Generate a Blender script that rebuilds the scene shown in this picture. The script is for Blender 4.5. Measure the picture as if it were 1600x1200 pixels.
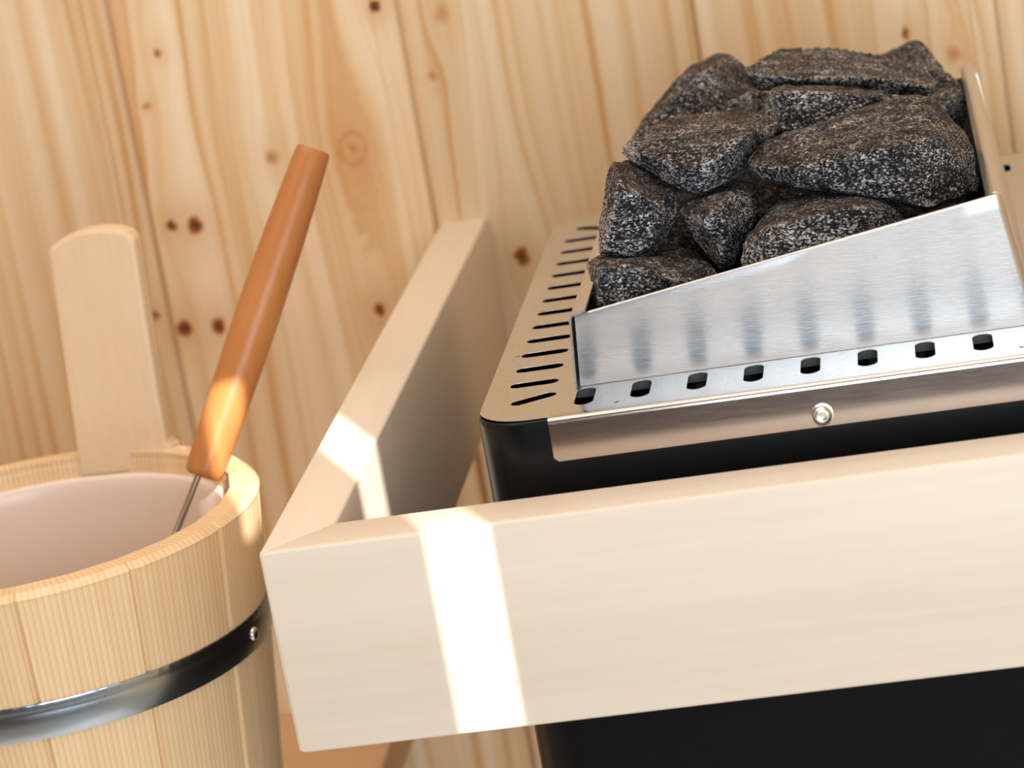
import bpy, bmesh, math, random
from mathutils import Vector, Matrix, noise
from mathutils import geometry as mgeo

random.seed(7)
SC = bpy.context.scene
for o in list(bpy.data.objects):
    bpy.data.objects.remove(o, do_unlink=True)
COL = SC.collection

# ------------------------------------------------------------------ camera, world, light, exposure
# metres; origin = top outer front corner of the wooden guard rail, x along the wall, y towards it, z up
FPX = 4707.3
CAM = Vector((0.28114, -1.09676, 0.35611))
R_ = Vector((0.97986, 0.10533, -0.16967))
F_ = Vector((-0.14790, 0.95353, -0.26252))
R_.normalize()
F_ = (F_ - R_ * F_.dot(R_)).normalized()
U_ = R_.cross(F_)
cam_data = bpy.data.cameras.new('camera')
cam = bpy.data.objects.new('camera', cam_data)
COL.objects.link(cam)
m3 = Matrix((R_, U_, -F_)).transposed()
cam.matrix_world = Matrix.Translation(CAM) @ m3.to_4x4()
cam_data.sensor_width = 36.0
cam_data.lens = FPX * 36.0 / 1600.0
cam_data.clip_start = 0.05
cam_data.dof.use_dof = True
cam_data.dof.focus_distance = (Vector((0.17, 0.120, 0.045)) - CAM).dot(F_)
cam_data.dof.aperture_fstop = 11.0
SC.camera = cam

world = bpy.data.worlds.new('sky')
SC.world = world
world.use_nodes = True
world.node_tree.nodes['Background'].inputs[0].default_value = (0.75, 0.85, 1.0, 1)
world.node_tree.nodes['Background'].inputs[1].default_value = 0.6

SUN_H = Vector((-0.4827, 1.0, 0.0)).normalized()
ELEV = math.atan(0.565 / math.sqrt(1 + 0.4827 ** 2))
sd = bpy.data.lights.new('sun', 'SUN')
sd.energy = 7.5
sd.angle = math.radians(0.22)
sd.color = (1.0, 0.98, 0.95)
sun = bpy.data.objects.new('sun', sd)
COL.objects.link(sun)
sun_dir = Vector((SUN_H.x * math.cos(ELEV), SUN_H.y * math.cos(ELEV), -math.sin(ELEV)))
sun.rotation_euler = sun_dir.to_track_quat('-Z', 'Y').to_euler()
sun.location = (0.7, -2, 2)

def area(name, loc, rot, sx, sy, power, color):
    d = bpy.data.lights.new(name, 'AREA')
    d.shape = 'RECTANGLE'
    d.size, d.size_y, d.energy, d.color = sx, sy, power, color
    o = bpy.data.objects.new(name, d)
    COL.objects.link(o)
    o.location, o.rotation_euler = loc, rot
    return o

YF = -1.30                                         # unseen front wall of the cabin, pierced to shape the sunlight
UNSEEN_OPENING = (0.06, 0.90, -0.22, 0.52)                  # daylight opening: x0,x1,z0,z1
area('daylight', ((UNSEEN_OPENING[0] + UNSEEN_OPENING[1]) / 2, YF + 0.004, (UNSEEN_OPENING[2] + UNSEEN_OPENING[3]) / 2), (math.radians(90), 0, 0),
     UNSEEN_OPENING[1] - UNSEEN_OPENING[0] - 0.02, UNSEEN_OPENING[3] - UNSEEN_OPENING[2] - 0.02, 10.3, (0.78, 0.90, 1.0))
area('ceiling_fill', (-0.05, -0.35, 1.27), (0, 0, 0), 1.8, 1.6, 11.3, (0.95, 0.97, 1.0))  # added overhead fill standing in for bounce light, no lamp hangs here

SC.view_settings.view_transform = 'Standard'
SC.view_settings.look = 'None'
SC.view_settings.exposure = 0.44
SC.view_settings.gamma = 1.0
SC.view_settings.use_curve_mapping = False

# ------------------------------------------------------------------ helpers
def at(px, py, y):
    """point of the world on the plane y=const seen at a pixel of the 1600x1200 picture"""
    d = F_ + R_ * ((px - 800) / FPX) - U_ * ((py - 600) / FPX)
    return CAM + d * ((y - CAM.y) / d.y)

def atz(px, py, z):
    d = F_ + R_ * ((px - 800) / FPX) - U_ * ((py - 600) / FPX)
    return CAM + d * ((z - CAM.z) / d.z)

def obj(name, mesh, mat, parent=None, smooth=False):
    o = bpy.data.objects.new(name, mesh)
    COL.objects.link(o)
    if mat and not mesh.materials:
        mesh.materials.append(mat)
    if smooth:
        for p in mesh.polygons:
            p.use_smooth = True
        mesh.set_sharp_from_angle(angle=math.radians(38))
    if parent:
        o.parent = parent
        o.matrix_parent_inverse = Matrix.Translation(-parent.location) if parent.type == 'EMPTY' else Matrix()
    return o

def empty(name, loc, label, cat, group=None):
    o = bpy.data.objects.new(name, None)
    COL.objects.link(o)
    o.location = loc
    o.empty_display_size = 0.05
    tag(o, label, cat, group)
    return o

def tag(o, label, cat, group=None):
    o['label'] = label
    o['category'] = cat
    if group:
        o['group'] = group
    return o

def to_mesh(bm, name='mesh'):
    me = bpy.data.meshes.new(name)
    bmesh.ops.recalc_face_normals(bm, faces=bm.faces[:])
    bm.to_mesh(me)
    bm.free()
    return me

def add_box(bm, x0, x1, y0, y1, z0, z1):
    v = [bm.verts.new(p) for p in ((x0, y0, z0), (x1, y0, z0), (x1, y1, z0), (x0, y1, z0),
                                   (x0, y0, z1), (x1, y0, z1), (x1, y1, z1), (x0, y1, z1))]
    for f in ((0, 3, 2, 1), (4, 5, 6, 7), (0, 1, 5, 4), (1, 2, 6, 5), (2, 3, 7, 6), (3, 0, 4, 7)):
        bm.faces.new([v[i] for i in f])
    return v

def box_mesh(x0, x1, y0, y1, z0, z1, bevel=0.0, seg=2):
    bm = bmesh.new()
    add_box(bm, x0, x1, y0, y1, z0, z1)
    if bevel:
        bmesh.ops.bevel(bm, geom=bm.edges[:], offset=bevel, segments=seg, profile=0.5, affect='EDGES')
    return to_mesh(bm)

def prism(bm, poly, axis, a, b):
    """extrude a 2D polygon along an axis"""
    def P(p, t):
        if axis == 'z': return (p[0], p[1], t)
        if axis == 'y': return (p[0], t, p[1])
        return (t, p[0], p[1])
    A = [bm.verts.new(P(p, a)) for p in poly]
    B = [bm.verts.new(P(p, b)) for p in poly]
    n = len(poly)
    for i in range(n):
        bm.faces.new((A[i], A[(i + 1) % n], B[(i + 1) % n], B[i]))
    bm.faces.new(A)
    bm.faces.new(B)

def loft(bm, rings, closed_ring=True, cap0=False, cap1=False):
    V = [[bm.verts.new(p) for p in r] for r in rings]
    n = len(rings[0])
    for a, b in zip(V[:-1], V[1:]):
        for i in range(n if closed_ring else n - 1):
            j = (i + 1) % n
            bm.faces.new((a[i], a[j], b[j], b[i]))
    if cap0: bm.faces.new(V[0])
    if cap1: bm.faces.new(V[-1])
    return V

def ring_around(c, d, r, n=24):
    d = Vector(d).normalized()
    a = d.orthogonal().normalized()
    b = d.cross(a)
    return [Vector(c) + (a * math.cos(2 * math.pi * i / n) + b * math.sin(2 * math.pi * i / n)) * r for i in range(n)]

def rrect(x0, x1, y0, y1, r, n=8, off=0.0):
    x0 -= off; x1 += off; y0 -= off; y1 += off; r = max(r + off, 0.0005)
    pts = []
    for cx, cy, a0 in ((x1 - r, y1 - r, 0), (x0 + r, y1 - r, 90), (x0 + r, y0 + r, 180), (x1 - r, y0 + r, 270)):
        for i in range(n + 1):
            a = math.radians(a0 + 90 * i / n)
            pts.append((cx + r * math.cos(a), cy + r * math.sin(a)))
    return pts

def stadium(cx, cy, L, w, ang=0.0, n=6):
    """slot outline with round ends, long side along ang"""
    h, r = L / 2 - w / 2, w / 2
    pts = []
    for s, a0 in ((1, -90), (-1, 90)):
        for i in range(n + 1):
            a = math.radians(a0 + 180 * i / n)
            pts.append((s * h + r * math.cos(a), r * math.sin(a)))
    c, s_ = math.cos(ang), math.sin(ang)
    return [(cx + x * c - y * s_, cy + x * s_ + y * c) for x, y in pts]

def sheet_with_holes(outline, holes, z, ext, bev):
    cu = bpy.data.curves.new('sheet', 'CURVE')
    cu.dimensions = '2D'
    cu.fill_mode = 'BOTH'
    for poly in [outline] + holes:
        s = cu.splines.new('POLY')
        s.points.add(len(poly) - 1)
        for p, q in zip(s.points, poly):
            p.co = (q[0], q[1], 0, 1)
        s.use_cyclic_u = True
    cu.extrude, cu.bevel_depth, cu.bevel_resolution = ext, bev, 1
    o = bpy.data.objects.new('tmp', cu)
    COL.objects.link(o)
    dg = bpy.context.evaluated_depsgraph_get()
    me = bpy.data.meshes.new_from_object(o.evaluated_get(dg))
    bpy.data.objects.remove(o, do_unlink=True)
    me.transform(Matrix.Translation((0, 0, z)))
    return me

def bake_mods(o):
    dg = bpy.context.evaluated_depsgraph_get()
    me = bpy.data.meshes.new_from_object(o.evaluated_get(dg))
    o.modifiers.clear()
    o.data = me

def solid(o, t, offset=0.0):
    m = o.modifiers.new('thick', 'SOLIDIFY')
    m.thickness, m.offset = t, offset
    bake_mods(o)
    o.data.set_sharp_from_angle(angle=math.radians(38))

# ------------------------------------------------------------------ materials
class NT:
    def __init__(self, name):
        self.m = bpy.data.materials.new(name)
        self.m.use_nodes = True
        self.t = self.m.node_tree
        self.b = self.t.nodes['Principled BSDF']
    def n(self, typ, **kw):
        nd = self.t.nodes.new(typ)
        for k, v in kw.items():
            if k.startswith('i_'):
                key = k[2:]
                nd.inputs[int(key) if key.isdigit() else key].default_value = v
            else:
                setattr(nd, k, v)
        return nd
    def l(self, a, b):
        self.t.links.new(a, b)
    def math(self, op, a, b=None, c=None, clamp=False):
        nd = self.n('ShaderNodeMath', operation=op, use_clamp=clamp)
        for i, v in enumerate((a, b, c)):
            if v is None: continue
            if isinstance(v, (int, float)): nd.inputs[i].default_value = v
            else: self.l(v, nd.inputs[i])
        return nd.outputs[0]
    def mix(self, fac, a, b, mode='MIX'):
        nd = self.n('ShaderNodeMix', data_type='RGBA', blend_type=mode)
        for s, v in ((nd.inputs[0], fac), (nd.inputs[6], a), (nd.inputs[7], b)):
            if isinstance(v, (int, float)): s.default_value = v
            elif isinstance(v, tuple): s.default_value = v if len(v) == 4 else (*v, 1)
            else: self.l(v, s)
        return nd.outputs[2]
    def ramp(self, fac, stops):
        nd = self.n('ShaderNodeValToRGB')
        e = nd.color_ramp.elements
        while len(e) < len(stops): e.new(0.5)
        for el, (p, c) in zip(e, stops):
            el.position = p
            el.color = c if len(c) == 4 else (*c, 1)
        self.l(fac, nd.inputs[0])
        return nd.outputs[0]
    def noise(self, vec, scale, detail=4, rough=0.5, dist=0.0):
        nd = self.n('ShaderNodeTexNoise')
        nd.inputs['Scale'].default_value = scale
        nd.inputs['Detail'].default_value = detail
        nd.inputs['Roughness'].default_value = rough
        nd.inputs['Distortion'].default_value = dist
        if vec is not None: self.l(vec, nd.inputs['Vector'])
        return nd.outputs['Fac']
    def mapping(self, vec, scale=(1, 1, 1), loc=(0, 0, 0)):
        nd = self.n('ShaderNodeMapping')
        nd.inputs['Scale'].default_value = scale
        nd.inputs['Location'].default_value = loc
        self.l(vec, nd.inputs['Vector'])
        return nd.outputs[0]
    def bump(self, h, strength, dist=0.001):
        nd = self.n('ShaderNodeBump')
        nd.inputs['Strength'].default_value = strength
        nd.inputs['Distance'].default_value = dist
        self.l(h, nd.inputs['Height'])
        self.l(nd.outputs[0], self.b.inputs['Normal'])

def srgb(r, g, b):
    return tuple(((c / 255 + 0.055) / 1.055) ** 2.4 if c > 10 else c / 255 / 12.92 for c in (r, g, b))

def wood(name, light, dark, along='x', freq=260.0, stretch=0.035, contrast=0.6, rough=0.5, big=0.5, uv=False, var=0.0, rings=0.0, ring_freq=900.0):
    w = NT(name)
    tc = w.n('ShaderNodeTexCoord')
    vec = tc.outputs['UV'] if uv else tc.outputs['Object']
    oi = w.n('ShaderNodeObjectInfo')
    off = w.n('ShaderNodeVectorMath', operation='SCALE')
    cx = w.n('ShaderNodeCombineXYZ', i_0=3.1, i_1=2.3, i_2=1.7)
    w.l(cx.outputs[0], off.inputs[0])
    w.l(oi.outputs['Random'], off.inputs['Scale'])
    ad = w.n('ShaderNodeVectorMath', operation='ADD')
    w.l(vec, ad.inputs[0]); w.l(off.outputs[0], ad.inputs[1])
    vec = ad.outputs[0]
    s = [1.0, 1.0, 1.0]
    s['xyz'.index(along)] = stretch
    st = w.mapping(vec, tuple(s))
    fine = w.noise(st, freq, 5, 0.6, 0.3)
    broad = w.noise(w.mapping(vec, tuple(v if v == 1.0 else stretch * 2.2 for v in s)), freq * 0.16, 3, 0.5, 0.4)
    f = w.math('ADD', w.math('MULTIPLY', fine, 1 - big), w.math('MULTIPLY', broad, big))
    f = w.math('MULTIPLY_ADD', w.math('SUBTRACT', f, 0.5), 2.4 * contrast, 0.5, clamp=True)
    if rings:
        wv = w.n('ShaderNodeTexWave', wave_type='BANDS', bands_direction='X' if along != 'x' else 'Z', wave_profile='SAW')
        wv.inputs['Scale'].default_value = ring_freq
        wv.inputs['Distortion'].default_value = 2.2
        wv.inputs['Detail'].default_value = 2.0
        wv.inputs['Detail Scale'].default_value = 0.25
        w.l(w.mapping(vec, tuple(v if v == 1.0 else 0.012 for v in s)), wv.inputs['Vector'])
        rr = w.math('POWER', wv.outputs['Fac'], 3.0)
        f = w.math('SUBTRACT', f, w.math('MULTIPLY', rr, rings), clamp=True)
    c = w.mix(f, dark, light)
    if var:
        k = w.math('MULTIPLY_ADD', oi.outputs['Random'], var, 1 - var * 0.6)
        hs = w.n('ShaderNodeHueSaturation')
        w.l(c, hs.inputs['Color']); w.l(k, hs.inputs['Value'])
        c = hs.outputs[0]
    w.l(c, w.b.inputs['Base Color'])
    w.b.inputs['Roughness'].default_value = rough
    w.b.inputs['Specular IOR Level'].default_value = 0.35
    w.bump(fine, 0.12, 0.0006)
    return w.m

def metal(name, color, rough, aniso=0.0, tangent=(1, 0, 0), brush=(0.02, 1, 1), bstr=0.05, speck=0.0, nscale=3500):
    w = NT(name)
    tc = w.n('ShaderNodeTexCoord')
    w.b.inputs['Metallic'].default_value = 1.0
    h = w.noise(w.mapping(tc.outputs['Object'], brush), nscale, 3, 0.6)
    lo = w.noise(w.mapping(tc.outputs['Object'], (0.3, 1, 1)), 60, 3, 0.6)
    c = w.mix(w.math('MULTIPLY_ADD', h, 0.5, w.math('MULTIPLY', lo, 0.4)), tuple(v * 0.86 for v in color), tuple(min(1, v * 1.1) for v in color))
    if speck:
        sp = w.noise(tc.outputs['Object'], 900, 2, 0.5)
        sp = w.ramp(sp, [(0.63, (0, 0, 0)), (0.70, (1, 1, 1))])
        c = w.mix(w.math('MULTIPLY', sp, speck), c, (0.05, 0.035, 0.025))
    w.l(c, w.b.inputs['Base Color'])
    w.l(w.math('MULTIPLY_ADD', h, 0.12, rough - 0.06), w.b.inputs['Roughness'])
    if aniso:
        w.b.inputs['Anisotropic'].default_value = aniso
        t = w.n('ShaderNodeCombineXYZ', i_0=tangent[0], i_1=tangent[1], i_2=tangent[2])
        w.l(t.outputs[0], w.b.inputs['Tangent'])
    if bstr:
        w.bump(h, bstr, 0.0002)
    return w.m

def plain(name, color, rough=0.5, metallic=0.0, var=0.15, scale=80, **kw):
    w = NT(name)
    tc = w.n('ShaderNodeTexCoord')
    nz = w.noise(tc.outputs['Object'], scale, 4, 0.6)
    w.l(w.mix(nz, tuple(v * (1 - var) for v in color), tuple(min(1, v * (1 + var)) for v in color)), w.b.inputs['Base Color'])
    w.b.inputs['Roughness'].default_value = rough
    w.b.inputs['Metallic'].default_value = metallic
    for k, v in kw.items():
        w.b.inputs[k].default_value = v
    return w.m

YW = 0.5593
# knots of the wall boards: x, z, radius, darkness, deflection width
KN = []
for px, py, r, dk, wd in ((586, 10, .0032, .95, .008), (552, 232, .0085, .55, .024), (304, 352, .0050, .8, .014), (269, 352, .0034, .8, .009),
                          (288, 513, .0052, .75, .013), (341, 510, .0048, .75, .013), (241, 493, .0026, .8, .006), (594, 484, .0040, .8, .016),
                          (247, 83, .0028, .5, .007), (230, 166, .0024, .35, .005), (677, 119, .0030, .35, .008), (816, 401, .0055, .75, .020),
                          (1416, 52, .0036, .6, .010), (1490, 84, .0050, .28, .014), (690, 22, .0050, .25, .012), (425, 246, .0045, .35, .012)):
    p = at(px, py, YW)
    KN.append((p.x, p.z, r, dk, wd))

def knot_group():
    g = bpy.data.node_groups.new('knot', 'ShaderNodeTree')
    for nm, io in (('X', 'INPUT'), ('Z', 'INPUT'), ('KX', 'INPUT'), ('KZ', 'INPUT'), ('Rad', 'INPUT'), ('Wid', 'INPUT'), ('Dark', 'INPUT'),
                   ('DX', 'OUTPUT'), ('Mask', 'OUTPUT'), ('Halo', 'OUTPUT')):
        g.interface.new_socket(name=nm, in_out=io, socket_type='NodeSocketFloat')
    i = g.nodes.new('NodeGroupInput'); o = g.nodes.new('NodeGroupOutput')
    def M(op, a, b=None, c=None, clamp=False):
        nd = g.nodes.new('ShaderNodeMath'); nd.operation = op; nd.use_clamp = clamp
        for k, v in enumerate((a, b, c)):
            if v is None: continue
            if isinstance(v, (int, float)): nd.inputs[k].default_value = v
            else: g.links.new(v, nd.inputs[k])
        return nd.outputs[0]
    S = i.outputs
    dx = M('SUBTRACT', S['X'], S['KX']); dz = M('SUBTRACT', S['Z'], S['KZ'])
    d2 = M('ADD', M('MULTIPLY', dx, dx), M('MULTIPLY', M('MULTIPLY', dz, dz), 0.12))
    e = M('EXPONENT', M('MULTIPLY', M('DIVIDE', d2, M('MULTIPLY', S['Wid'], S['Wid'])), -1.0))
    g.links.new(M('MULTIPLY', M('MULTIPLY', dx, e), -0.92), o.inputs['DX'])
    dk = M('SQRT', M('ADD', M('MULTIPLY', dx, dx), M('MULTIPLY', M('MULTIPLY', dz, dz), 0.6)))
    q = M('DIVIDE', dk, S['Rad'])
    g.links.new(M('MULTIPLY', M('SUBTRACT', 1.0, M('SMOOTH_MIN', M('MULTIPLY', q, q), 1.0, 0.15), None, True), S['Dark']), o.inputs['Mask'])
    g.links.new(M('EXPONENT', M('MULTIPLY', M('MULTIPLY', q, q), -0.13)), o.inputs['Halo'])
    return g

def wall_wood(name, knots=True):
    w = NT(name)
    tc = w.n('ShaderNodeTexCoord')
    oi = w.n('ShaderNodeObjectInfo')
    sep = w.n('ShaderNodeSeparateXYZ')
    w.l(tc.outputs['Object'], sep.inputs[0])
    X, Y, Z = sep.outputs
    X0 = X
    wob = w.math('MULTIPLY', w.math('SUBTRACT', w.noise(tc.outputs['Object'], 150, 3, 0.6), 0.5), 0.0075)
    X = w.math('ADD', X, wob)
    dxs = mask = halo = None
    if knots:
        grp = knot_group()
        for kx, kz, r, dk, wd in KN:
            k = w.n('ShaderNodeGroup'); k.node_tree = grp
            w.l(X, k.inputs['X']); w.l(Z, k.inputs['Z'])
            for nm, v in (('KX', kx), ('KZ', kz), ('Rad', r), ('Wid', wd), ('Dark', dk)): k.inputs[nm].default_value = v
            if r > .008:
                ax_ = w.math('SUBTRACT', X, kx); az_ = w.math('MULTIPLY', w.math('SUBTRACT', Z, kz), 0.78)
                q = w.math('DIVIDE', w.math('SQRT', w.math('ADD', w.math('MULTIPLY', ax_, ax_), w.math('MULTIPLY', az_, az_))), r)
                t1 = w.math('DIVIDE', w.math('SUBTRACT', q, 0.85), 0.16)
                ring = w.math('MULTIPLY', w.math('EXPONENT', w.math('MULTIPLY', w.math('MULTIPLY', t1, t1), -1.0)), 0.22)
                t2 = w.math('DIVIDE', q, 0.22)
                ring = w.math('MAXIMUM', ring, w.math('MULTIPLY', w.math('EXPONENT', w.math('MULTIPLY', w.math('MULTIPLY', t2, t2), -1.0)), 0.40))
                mask = w.math('MAXIMUM', mask, ring)
                k.inputs['Dark'].default_value = 0.10
            dxs = k.outputs['DX'] if dxs is None else w.math('ADD', dxs, k.outputs['DX'])
            mask = k.outputs['Mask'] if mask is None else w.math('MAXIMUM', mask, k.outputs['Mask'])
            hv = w.math('MULTIPLY', k.outputs['Halo'], dk)
            halo = hv if halo is None else w.math('MAXIMUM', halo, hv)
        X2 = w.math('ADD', X0, dxs)
    else:
        X2 = X0
    rnd = oi.outputs['Random']
    # slow sideways wander of the grain, then streaks in the warped coordinate
    cz = w.n('ShaderNodeCombineXYZ'); w.l(w.math('MULTIPLY', X, 7.0), cz.inputs[0]); w.l(w.math('MULTIPLY_ADD', rnd, 9.0, w.math('MULTIPLY', Z, 2.2)), cz.inputs[2])
    wander = w.math('MULTIPLY', w.math('SUBTRACT', w.noise(cz.outputs[0], 1.0, 1, 0.5), 0.5), 0.05)
    X3 = w.math('ADD', X2, wander)
    def streak(fx, fz, det, seed):
        c = w.n('ShaderNodeCombineXYZ')
        w.l(w.math('MULTIPLY', X3, fx), c.inputs[0]); w.l(w.math('MULTIPLY_ADD', rnd, 17.0 + seed, w.math('MULTIPLY', Z, fz)), c.inputs[2])
        c.inputs[1].default_value = seed
        return w.noise(c.outputs[0], 1.0, det, 0.55)
    a = streak(105.0, 1.2, 3, 1.0)
    b = streak(430.0, 3.0, 2, 4.0)
    broad = streak(26.0, 1.6, 2, 7.0)
    lines = w.ramp(a, [(0.34, (0, 0, 0)), (0.50, (0.62, 0.62, 0.62)), (0.66, (1, 1, 1))])
    f = w.math('ADD', w.math('ADD', w.math('MULTIPLY', lines, 0.42), w.math('MULTIPLY', b, 0.26)), w.math('MULTIPLY', broad, 0.42))
    f = w.math('MULTIPLY_ADD', w.math('SUBTRACT', f, 0.56), 1.8, 0.55, clamp=True)
    c = w.ramp(f, [(0.0, WALL_D), (0.45, WALL_M), (1.0, WALL_L)])
    if knots:
        c = w.mix(w.math('MULTIPLY', halo, 0.42), c, srgb(196, 132, 66))
        pass
        kc = w.ramp(mask, [(0.0, srgb(206, 146, 78)), (0.35, srgb(180, 112, 56)), (0.8, srgb(88, 48, 22))])
        c = w.mix(w.math('MULTIPLY', mask, 2.4, clamp=True), c, kc)
    k = w.math('MULTIPLY_ADD', rnd, 0.10, 0.94)
    hs = w.n('ShaderNodeHueSaturation'); w.l(c, hs.inputs['Color']); w.l(k, hs.inputs['Value'])
    w.l(hs.outputs[0], w.b.inputs['Base Color'])
    w.b.inputs['Roughness'].default_value = 0.5
    w.b.inputs['Specular IOR Level'].default_value = 0.3
    w.bump(b, 0.1, 0.0005)
    return w.m

WALL_L = srgb(243, 222, 191)
WALL_M = srgb(229, 198, 154)
WALL_D = srgb(206, 152, 92)
M_WALL = wall_wood('spruce_boards')
M_ROOM = wall_wood('spruce_room', knots=False)
M_RAIL_X = wood('pale_rail_wood_x', srgb(232, 222, 207), srgb(216, 199, 177), 'x', 230, 0.03, 0.55, 0.45, 0.6)
M_RAIL_Y = wood('pale_rail_wood_y', srgb(236, 226, 212), srgb(224, 205, 182), 'y', 230, 0.03, 0.45, 0.45, 0.6)
M_STAVE = wood('bucket_pine', srgb(246, 224, 190), srgb(224, 184, 132), 'y', 300, 0.02, 0.5, 0.5, 0.45, uv=True, var=0.12, rings=0.6, ring_freq=110.0)
M_STAVE2 = wood('bucket_handle_pine', srgb(232, 208, 176), srgb(220, 188, 148), 'z', 420, 0.03, 0.5, 0.5, 0.4)
M_BENCH = wood('bench_wood', srgb(218, 182, 140), srgb(200, 158, 114), 'x', 200, 0.03, 0.6, 0.5, 0.5)
M_LADLE = wood('varnished_ladle_wood', srgb(196, 132, 76), srgb(172, 104, 52), 'z', 380, 0.03, 0.5, 0.34, 0.6)
M_STEEL = metal('brushed_steel', (0.68, 0.675, 0.67), 0.36, 0.75, (0, 0, 1), (0.12, 1, 1), 0.35, nscale=1500)
M_LIP = metal('folded_steel', (0.56, 0.50, 0.45), 0.15, 0.0, (0, 0, 1), (0.02, 1, 1), 0.01)
M_PLATE = metal('steel_plate', (0.64, 0.62, 0.60), 0.30, 0.3, (0, 1, 0), (1, 0.02, 1), 0.05, speck=0.35)
M_DARKSTEEL = plain('dark_inner_steel', (0.16, 0.16, 0.16), 0.5)
M_BOLT = metal('zinc_bolt', (0.72, 0.72, 0.70), 0.22, 0, bstr=0.0)
M_HOOP = metal('hoop_steel', (0.42, 0.49, 0.55), 0.24, 0, bstr=0.03, brush=(1, 1, 0.02))
M_ROD = metal('ladle_rod_steel', (0.30, 0.24, 0.19), 0.3, 0, bstr=0.0)
M_COPPER = metal('ladle_bowl_metal', (0.55, 0.45, 0.36), 0.3, 0, bstr=0.0)
M_BLACK = plain('black_enamel', (0.0045, 0.0048, 0.006), 0.26, 0.0, 0.2, 700, **{'Specular IOR Level': 0.22})
M_INNER = plain('black_interior', (0.006, 0.006, 0.006), 0.7)
M_LINER = plain('milky_plastic_liner', (0.84, 0.69, 0.60), 0.28, 0.0, 0.03, 30)
M_FRONT = plain('dark_unseen_front', (0.12, 0.078, 0.050), 0.6)  # unseen front wall, made dark for its reflection in the heater steel
M_FLOOR = plain('floor_tile', (0.45, 0.42, 0.38), 0.4, 0.0, 0.12, 12)

def stone_mat(name='speckled_stone', k=1.0):
    w = NT(name)
    tc = w.n('ShaderNodeTexCoord')
    oi = w.n('ShaderNodeObjectInfo')
    off = w.n('ShaderNodeVectorMath', operation='SCALE')
    cx = w.n('ShaderNodeCombineXYZ', i_0=0.7, i_1=1.3, i_2=0.9)
    w.l(cx.outputs[0], off.inputs[0]); w.l(oi.outputs['Random'], off.inputs['Scale'])
    ad = w.n('ShaderNodeVectorMath', operation='ADD')
    w.l(tc.outputs['Object'], ad.inputs[0]); w.l(off.outputs[0], ad.inputs[1])
    v = ad.outputs[0]
    vm = w.mapping(v, (0.75, 1, 1.15))
    a = w.noise(vm, 1050, 5, 0.8, 0.2)
    vo = w.n('ShaderNodeTexVoronoi'); vo.inputs['Scale'].default_value = 1400; w.l(vm, vo.inputs['Vector'])
    sv = w.n('ShaderNodeSeparateXYZ'); w.l(vo.outputs['Color'], sv.inputs[0])
    f = w.math('ADD', w.math('MULTIPLY', a, 0.72), w.math('MULTIPLY', sv.outputs[0], 0.28))
    lo = w.noise(v, 75, 5, 0.65)
    f = w.math('ADD', f, w.math('MULTIPLY', w.math('SUBTRACT', lo, 0.5), 0.40))
    grey = w.ramp(f, [(0.36, (0.004, 0.005, 0.007)), (0.49, (0.018, 0.020, 0.026)), (0.56, (0.085, 0.09, 0.10)), (0.62, (0.46, 0.46, 0.46)), (0.72, (0.92, 0.90, 0.86))])
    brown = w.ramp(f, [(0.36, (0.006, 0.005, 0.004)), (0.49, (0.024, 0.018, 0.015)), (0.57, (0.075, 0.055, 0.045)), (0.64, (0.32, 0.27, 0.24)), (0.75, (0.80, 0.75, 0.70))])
    at_ = w.n('ShaderNodeAttribute', attribute_name='up_facing')
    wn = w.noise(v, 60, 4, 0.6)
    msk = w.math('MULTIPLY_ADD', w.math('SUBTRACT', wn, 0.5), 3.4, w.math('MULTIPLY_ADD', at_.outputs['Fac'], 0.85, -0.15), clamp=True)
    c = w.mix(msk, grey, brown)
    ed = w.n('ShaderNodeAttribute', attribute_name='edge')
    ef = w.math('MULTIPLY_ADD', w.math('SUBTRACT', f, 0.5), 5.0, 0.25, clamp=True)
    c = w.mix(w.math('MULTIPLY', ed.outputs['Fac'], ef, clamp=True), c, (0.62, 0.60, 0.56))
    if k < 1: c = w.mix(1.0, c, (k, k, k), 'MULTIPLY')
    w.l(c, w.b.inputs['Base Color'])
    w.b.inputs['Roughness'].default_value = 0.6
    w.b.inputs['Specular IOR Level'].default_value = 0.18
    h = w.math('ADD', w.math('MULTIPLY', a, 0.6), w.math('MULTIPLY', w.noise(v, 260, 4, 0.7), 0.8))
    w.bump(h, 0.9, 0.0016)
    return w.m
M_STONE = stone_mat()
M_STONE_SHADE = stone_mat('gap_shade_stone', 0.30)  # darker copy of the stone, shade of the gaps put into its colour

# ------------------------------------------------------------------ room shell
ZF, ZC = -0.70, 1.30
XL, XR = -1.02, 1.02

def structure(name, mesh, mat):
    o = obj(name, mesh, mat)
    o['kind'] = 'structure'
    return o

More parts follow.
